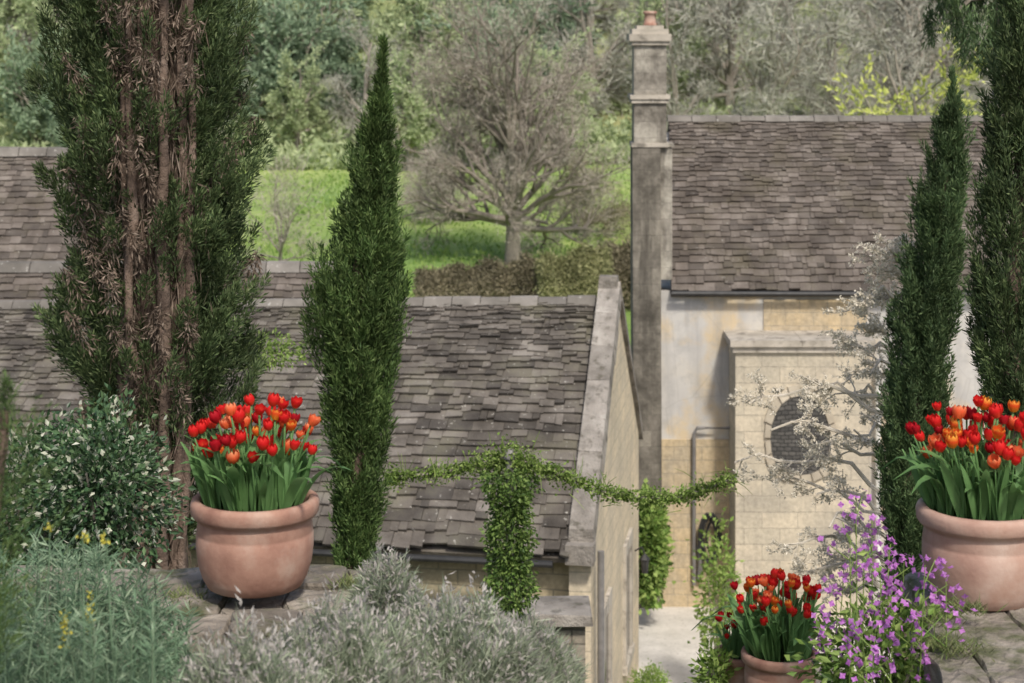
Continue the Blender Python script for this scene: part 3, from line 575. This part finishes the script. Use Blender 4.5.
gr=MB().blades(np.c_[xu,yu,hz(xu,yu)-.02],np.c_[rng.normal(0,.4,n),rng.normal(0,.4,n),np.ones(n)],rng.uniform(.1,.35,n)*(.5+np.abs(np.sin(xu*.4)*np.sin(yu*.23))),rng.uniform(.08,.2,n)).build('meadow_grass',m_fresh)
tag(gr,'longer grass scattered over the sloping meadow','grass'); gr['kind']='stuff'
def hedge(label,pa,pb,Y,top0,top1,wd,mat,n):
    a=P(pa,0,Y);b_=P(pb,0,Y+1); z0=float(hz(a[0],Y)); e=empty('hedge',(a[0],Y,z0),label,'hedge')
    t=rng.random(n); w=rng.uniform(-1,1,n); Xh=(b_[0]-a[0])*t
    zt=(Y0-(top0+(top1-top0)*t))/F*Y+.28*np.abs(np.sin(Xh*1.9+Y))+.14*np.sin(Xh*4.3)+.08*np.sin(Xh*11)-.2
    h=rng.random(n)**.55; bul=1+.25*np.sin(Xh*2.3+1); wv=w*wd*bul*np.sqrt(np.clip(1-h**3,0.03,1)); x=a[0]+Xh+rng.normal(0,.12,n)
    p=np.c_[x,Y+wv,z0-.2+(zt-z0+.2)*h*(1-.3*w*w)*(1+rng.exponential(.03,n))]
    MB().blades(p,rng.normal(size=(n,3))+np.array([0,-.3,.5]),rng.uniform(.08,.24,n),rng.uniform(.04,.09,n)).build('foliage',mat,e)
    mb=MB(); m_=16
    for i in range(m_): 
        xs_=a[0]+(b_[0]-a[0])*(i+.5)/m_; mb.tube([(xs_,Y,z0-.2),(xs_+.1,Y,z0+1.2)],[.06,.03],5)
    mb.build('stem',m_bark,e)
hedge('dark brown rough hedge across the field below the bare tree',418,550,84,272,258,1.2,m_hedge,30000)
hedge('olive green section of hedge between the two brown hedges',540,606,83,262,244,1.6,m_hedge2,20000)
hedge('dark hedge end touching the chimney',596,652,85,250,236,1.4,m_hedge,16000)
# ---------------------------------------------------------------- climber on post
e=empty('climbing_rose',P(510,0,13)*np.array([1,1,0])+np.array([0,0,-5]),'leafy climber trained along a rope from a central post, in front of the cottage','climber')
path=[(384,489),(400,484),(440,479),(470,471),(495,463),(510,459),(525,463),(545,469),(575,478),(605,489),(640,493),(675,491),(700,482),(727,470)]
PT=np.array([P(x,y,13) for x,y in path]); PT[:,1]+=np.linspace(.25,-.25,len(PT))
MB().tube(PT,.012,6).build('stem',m_bark,e)
n=6000; t=rng.random(n)*(len(path)-1); xi=np.interp(t,range(len(path)),PT[:,0]); yi=np.interp(t,range(len(path)),PT[:,1]); zi=np.interp(t,range(len(path)),PT[:,2])
spd=.016+.03*np.abs(np.sin(t*2.3)*np.sin(t*5.1+1))+.03*np.exp(-((t-5)/1.3)**2)
p=np.c_[xi,yi,zi]+rng.normal(size=(n,3))*spd[:,None]*np.array([.7,.8,.95])
MB().blades(p,rng.normal(size=(n,3))+np.array([0,-.2,.2]),rng.uniform(.018,.036,n),rng.uniform(.012,.022,n)).build('foliage',m_vine,e)
pc=P(510,455,13); po=MB(); po.tube([(pc[0],13.03,-5.4),(pc[0],13.03,pc[2])],.03,8); po.lathe([(.001,-.05),(.045,-.03),(.04,.0),(.02,.03),(.001,.035)],(pc[0],13.03,pc[2]),12); po.build('post',m_lead,e)
n=6500; t=rng.random(n); yv=470+t*150; r=(np.interp(yv,[465,490,530,570,620],[28,22,20,23,20])*(1+.2*np.sin(yv*.12)))/F*13*np.sqrt(rng.random(n)); a=rng.random(n)*6.28
p=np.c_[pc[0]+r*np.cos(a),13+r*np.sin(a),(Y0-yv)/F*13]+rng.normal(size=(n,3))*.02
MB().blades(p,np.c_[np.cos(a)*.7,np.sin(a)*.7,np.full(n,-.3)]+rng.normal(size=(n,3))*.5,rng.uniform(.022,.042,n),rng.uniform(.014,.026,n)).build('column_foliage',m_vined,e)
ii=rng.integers(0,len(PT),120); mb=MB()
for i in ii:
    q=PT[i]+rng.normal(size=3)*.04; dd=norm(rng.normal(size=3)+np.array([0,0,.5])); mb.tube([q,q+dd*.08,q+dd*.16+np.array([0,0,-.02])],[.003,.0025,.001],3)
mb.build('shoot',m_vine,e)
# ---------------------------------------------------------------- pale twiggy shrub
DS=12.9
e=empty('twiggy_shrub',P(912,640,DS),'pale bare twiggy shrub with layered silvery branches in front of the stone house','shrub')
tb=MB(); tips=[]
tb.tube([P(915,690,DS),P(915,560,DS),P(912,440,DS),P(918,330,DS),P(925,270,DS)],[.05,.045,.035,.025,.012],7)
tg=[(890,258,10),(876,278,9),(860,305,8),(872,330,9),(850,350,8),(866,378,7),(842,392,6),(806,404,7),(746,416,8),(772,440,7),(808,458,6),(738,478,7),(775,492,6),(815,500,5),(790,548,7),(820,566,7),(782,590,6),(832,530,5),(838,595,6),(852,440,5),(884,300,8),(856,560,5)]
for x,y,nb in tg:
    T=P(x,y,DS+rng.uniform(-.5,.2)); sx=914; sy=min(620,y+rng.uniform(5,60)); s=P(sx,sy,DS); ln_=T-s; LL=np.linalg.norm(ln_)
    w1=rng.uniform(0,6); pts=[s+ln_*f+np.array([0,0,1.])*(.2*LL*math.sin(math.pi*f*.9)+.035*math.sin(f*11+w1)*min(1,LL*2))+rng.normal(size=3)*.016 for f in np.linspace(0,1,9)]
    tb.tube(pts,list(np.linspace(.019,.007,9)),5)
    for k in range(nb):
        f=rng.uniform(.45,1); i=min(7,int(f*8)); q=pts[i]+(pts[i+1]-pts[i])*(f*8-i); nd=norm(norm(pts[i+1]-pts[i])*.7+rng.normal(size=3)*np.array([.8,.6,.35])); grow(tb,tips,q,nd,rng.uniform(.1,.2),.0065,1,[0,3,3],.75,.0,4,.55,.7)
tb.build('branch',m_palebark,e)
P_=[];D_=[]
for pts,dd in tips:
    pts=np.array(pts); ii=rng.integers(0,len(pts),12); P_.append(pts[ii]+rng.normal(size=(12,3))*.008); D_.append(dd+rng.normal(size=(12,3))*.9)
P_=np.vstack(P_);D_=np.vstack(D_); MB().blades(P_,D_,rng.uniform(.014,.03,len(P_)),rng.uniform(.008,.015,len(P_))).build('twig',m_pale,e)
def shrub(name,label,c,r,n,L,W,mat,mat2=None,f2=.2,cat='shrub',up=0,lk=1):
    e=empty(name,(c[0],c[1],c[2]-r[2]),label,cat); d=norm(rng.normal(size=(n,3))); rad=rng.random((n,1))**(.35)
    lump=1+lk*(.16*np.sin(d[:,:1]*7+c[0]*5)*np.sin(d[:,2:]*6)+.1*np.sin(d[:,1:2]*13)); p=np.array(c)+d*rad*lump*np.array(r)+rng.normal(size=(n,3))*L*.5; dd=d+rng.normal(size=(n,3))*.6+np.array([0,0,up])
    s=rng.random(n)<f2 if mat2 else np.zeros(n,bool)
    Ls=rng.uniform(.6,1.2,n)*L; Ws=rng.uniform(.6,1.2,n)*W
    MB().blades(p[~s],dd[~s],Ls[~s],Ws[~s]).build('foliage',mat,e)
    if mat2: MB().blades(p[s],dd[s],Ls[s],Ws[s]).build('blossom' if mat2 is m_cream else 'leaf_tips',mat2,e)
    mb=MB()
    for k in range(7):
        a=k*.9; mb.tube([(c[0],c[1],c[2]-r[2]),(c[0]+math.cos(a)*r[0]*.6,c[1]+math.sin(a)*r[1]*.6,c[2]+r[2]*.3)],[.012*max(1,r[0]),.004],5)
    mb.build('stem',m_bark,e); return e
shrub('leafy_shrub','dark glossy shrub speckled with cream, left of the big cypress trunk',P(103,488,7.6),(.26,.26,.31),6500,.034,.02,m_gloss,m_cream,.17,lk=1.9)
shrub('leafy_shrub','lower dark glossy shrub beside the speckled shrub at the left',P(35,510,7.9),(.28,.3,.36),6500,.032,.018,m_gloss,m_cream,.1,lk=1.6)
shrub('ivy_bush','bright green bush at the foot of the chimney',P(648,548,32.8),(.28,.4,.95),2600,.13,.09,m_fresh,m_vined,.2)
shrub('leafy_shrub','tall loose light green shrub at the right of the courtyard',P(718,600,29),(.3,.4,1.15),1100,.11,.06,m_fresh,m_vine,.4,lk=2)
shrub('clipped_ball_shrub','low rounded green shrub at the bottom beside the cottage corner',P(650,690,28.5),(.32,.32,.35),2600,.05,.03,m_fresh)
shrub('leafy_shrub','small yellow green shrub behind the big cypress near the roof',P(268,352,14),(.28,.3,.1),700,.05,.02,m_vine)
shrub('green_herb','fresh green leaves left of the lower tulip pots beside the courtyard',P(714,675,11.6),(.09,.1,.16),500,.06,.025,m_fresh,m_vine,.4,cat='plant')
# ---------------------------------------------------------------- foreground herbs
def lav(label,c,r,h,n,mat=m_lav,L=(.03,.075),W=.0038,name='lavender_bush'):
    e=empty(name,(c[0],c[1],c[2]),label,'plant'); h=h*.84
    a=rng.random(n)*6.28; q=np.sqrt(rng.random(n)); x=np.cos(a)*q; y=np.sin(a)*q; top=np.sqrt(np.clip(1-q**2*.85,0,1))*(1+.2*np.sin(x*9+c[0]*7)*np.sin(y*8)+.1*np.sin(x*23)*np.sin(y*19+1))
    zf=rng.random(n)**.45; p=np.c_[c[0]+x*r*(.7+.3*zf),c[1]+y*r*(.7+.3*zf),c[2]+top*h*zf*.95]
    d=np.c_[x*.6,y*.6,np.ones(n)*.9]+rng.normal(size=(n,3))*.6
    MB().blades(p,d,rng.uniform(*L,n),W*rng.uniform(.6,1.4,n)).build('foliage',mat,e)
    m_=n//8; i=rng.integers(0,n,m_); top_=np.c_[c[0]+x[i]*r,c[1]+y[i]*r,c[2]+top[i]*h*rng.uniform(.9,1.1,m_)]
    MB().blades(top_,d[i],rng.uniform(.012,.03,m_),.007*rng.uniform(.7,1.3,m_)).build('flower_bud',m_lavt,e)
    mb=MB()
    for k in range(10):
        a=k*.63; mb.tube([(c[0],c[1],c[2]-.05),(c[0]+math.cos(a)*r*.5,c[1]+math.sin(a)*r*.5,c[2]+h*.6)],[.006,.003],4)
    mb.build('stem',m_bark,e)
for lb,px,Y,top,r in (('grey lavender mound at the bottom centre left',340,5.1,600,.27),('grey lavender mound right of centre, reaching the low garden wall',452,5.3,592,.28),('grey lavender mound nearest the picture bottom below the left tulip pot',245,4.7,628,.24),('small lavender tuft just right of the left tulip pot',386,6.0,550,.12),('low lavender mound at the right end of the bed',522,5.5,618,.17)):
    z=(Y0-top)/F*Y; lav(lb,((px-512)/F*Y,Y,-2.05),r,z+2.05,int(34000*(r/.3)**1.3))
def stalks(name,label,pxs,Y,tops,mat,nl,L,W,flower=None,base=-2.05,fh=.05,nf=26):
    e=empty(name,((pxs[0]-512)/F*Y,Y,base),label,'plant'); st=MB();lf=MB();fl=MB()
    for px,tp in zip(pxs,tops):
        yy_=Y+rng.uniform(-.25,.25); T=P(px,tp,yy_); B=np.array([T[0]+rng.normal()*.05,yy_+rng.normal()*.04,base]); mm=(T+B)/2+rng.normal(size=3)*.015
        st.tube([B,mm,T],[.003,.0025,.0015],4)
        t=rng.random(nl)**.7; q=B+(T-B)*t[:,None]; a=rng.random(nl)*6.28; d=np.c_[np.cos(a),np.sin(a),rng.uniform(.2,1.1,nl)]
        lf.blades(q,d,L*rng.uniform(.6,1.3,nl),W)
        if flower:
            m_=nf; tt=rng.random(m_); q=T+np.c_[rng.normal(0,.006,m_)*(1-tt*.5),rng.normal(0,.006,m_)*(1-tt*.5),(tt-.7)*fh]; fl.blades(q,rng.normal(size=(m_,3))+np.array([0,0,.3]),.014,.008)
    st.build('stem',mat,e); lf.build('foliage',mat,e)
    if flower: fl.build('flower',flower,e)
n=120; pxs=rng.uniform(-20,190,n); tops=np.interp(pxs,[-20,60,120,165,192],[550,535,550,580,608])+rng.random(n)**1.4*90
stalks('grey_leaved_plant','clump of blue green narrow leaved stems filling the bottom left corner',pxs,5.5,tops,m_blue,75,.055,.005)
n=60; pxs=rng.uniform(-20,175,n); tops=600+rng.uniform(0,60,n)
stalks('grey_leaved_plant','lower clump of blue green stems at the very bottom left',pxs,4.6,tops,m_blue,75,.05,.0045)
for px,tp,lb,h in ((65,622,'yellow flower spike leftmost at the bottom left corner',.09),(90,604,'tall yellow flower spike right of its neighbour at the bottom left',.11),(50,526,'small yellow flower head above the blue green stems, beside the dark conifer',.02),(106,538,'small yellow flower head below the speckled shrub',.02),(83,536,'faint yellow flower head between two others under the speckled shrub',.015)):
    stalks('yellow_flower',lb,[px],4.7,[tp],m_blue,14,.04,.005,m_yfl,fh=h,nf=50 if tp>600 else 10)
def tuft(lb,px,py,Y,n=160,s=.03):
    c=P(px,py,Y); a=rng.random(n)*6.28; MBo=MB().blades(np.c_[c[0]+rng.normal(0,s,n),c[1]+rng.normal(0,s,n),np.full(n,c[2])],np.c_[np.cos(a)*.8,np.sin(a)*.8,np.ones(n)*.7],rng.uniform(.02,.07,n),.004)
    tag(MBo.build('grass_tuft',m_grass),lb,'grass')
tuft('grass tuft on the wall right behind the left pot',350,588,6.6); tuft('grass tuft on the left wall beside the pot foot',185,603,6.5,260,.05); tuft('grass tuft at the front left of the right pot',932,618,6.3,260,.05); tuft('tiny grass tuft on the right wall edge',968,612,6.2); tuft('grass spilling over the near left edge of the right wall',948,650,5.95,300,.05)
def honesty(lb,stemspec,Y):
    x0_=(stemspec[0][0]-512)/F*Y; e=empty('mauve_flower_plant',(x0_,Y,-3.2),lb,'plant',None); lf=MB()
    for px,tp in stemspec:
        yy_=Y+rng.uniform(-.15,.15); T=P(px,tp,yy_); B=np.array([x0_+rng.normal()*.04,Y+rng.normal()*.03,-3.2]); mm=(T+B)/2+rng.normal(size=3)*.03
        s=MB(); s.tube([B,mm,T],[.005,.0035,.0015],5); f=MB(); nb=5
        for k in range(nb):
            q=T-np.array([0,0,.3])*k/nb*.9; 
            if k: a=rng.random()*6.28; tip=q+np.array([math.cos(a)*.07,math.sin(a)*.07,.055]); s.tube([q,tip],[.002,.0015],4)
            else: tip=q
            for c in range(rng.integers(3,7)):
                o=tip+rng.normal(size=3)*np.array([.016,.016,.022]); nrm=norm(rng.normal(size=3)+np.array([0,-.8,.5])); u=norm(np.cross(nrm,rng.normal(size=3))); w=np.cross(nrm,u)
                D_=np.array([u,w,-u,-w]); f.blades(np.repeat(o[None],4,0),D_,.0125,.0105,0.1,R=np.repeat(nrm[None],4,0)+.01)
        so=s.build('stem',m_fresh,e); f.build('flower_cluster',m_purple,so)
        m_=18; t=rng.uniform(.25,.9,m_); lf.blades(B+(T-B)*t[:,None],np.c_[rng.normal(0,1,m_),rng.normal(0,1,m_),rng.uniform(-.1,.6,m_)],rng.uniform(.03,.065,m_),rng.uniform(.016,.03,m_))
    lf.build('leaf',m_fresh,e)
honesty('tall mauve flowering plant left of the right tulip pot, highest of its clump',[(856,502),(850,528),(872,520),(864,548)],6.2)
honesty('mauve flowering plant in the middle of the clump beside the wall',[(888,550),(880,572),(904,562),(895,596)],6.3)
honesty('mauve flowering plant at the right of the clump touching the pot',[(925,565),(936,592),(912,612),(946,578)],6.0)
honesty('mauve flowering plant at the left of the clump over the lower tulip pot',[(826,618),(836,594),(834,642),(844,575)],6.4)
honesty('low mauve flowering plant at the bottom of the clump',[(860,618),(875,634),(850,650),(892,648)],5.9)
shrub('green_herb','fresh green leaves below the mauve flowers at the wall end',P(885,662,6.3),(.24,.2,.2),1700,.045,.022,m_fresh,m_vined,.4,cat='plant')
# ---------------------------------------------------------------- light + camera
w=bpy.data.worlds.new('World'); sc.world=w; w.use_nodes=True; nt=w.node_tree; sky=nt.nodes.new('ShaderNodeTexSky'); sky.sky_type='NISHITA'; sky.sun_disc=False
AZ=math.radians(163); EL=math.radians(50)
sky.sun_elevation=EL; sky.sun_rotation=AZ; sky.dust_density=3
bg=nt.nodes['Background']; nt.links.new(sky.outputs[0],bg.inputs[0]); bg.inputs[1].default_value=.15
d=Vector((math.sin(AZ)*math.cos(EL),math.cos(AZ)*math.cos(EL),math.sin(EL)))
L=bpy.data.lights.new('sun','SUN'); L.energy=3.4; L.angle=math.radians(6); L.color=(1,.94,.85); lo=bpy.data.objects.new('sun',L); col.objects.link(lo); lo.rotation_euler=d.to_track_quat('Z','Y').to_euler()
cam=bpy.data.cameras.new('camera'); cam.lens=F/1024*36; cam.sensor_width=36; cam.shift_y=-(341.5-Y0)/1024; cam.clip_end=6000; cam.clip_start=.1
cam.dof.use_dof=True; cam.dof.focus_distance=8.5; cam.dof.aperture_fstop=5.6
co=bpy.data.objects.new('camera',cam); col.objects.link(co); co.rotation_euler=(math.pi/2,0,0); sc.camera=co
sc.view_settings.view_transform='Standard'; sc.view_settings.look='None'; sc.view_settings.exposure=0
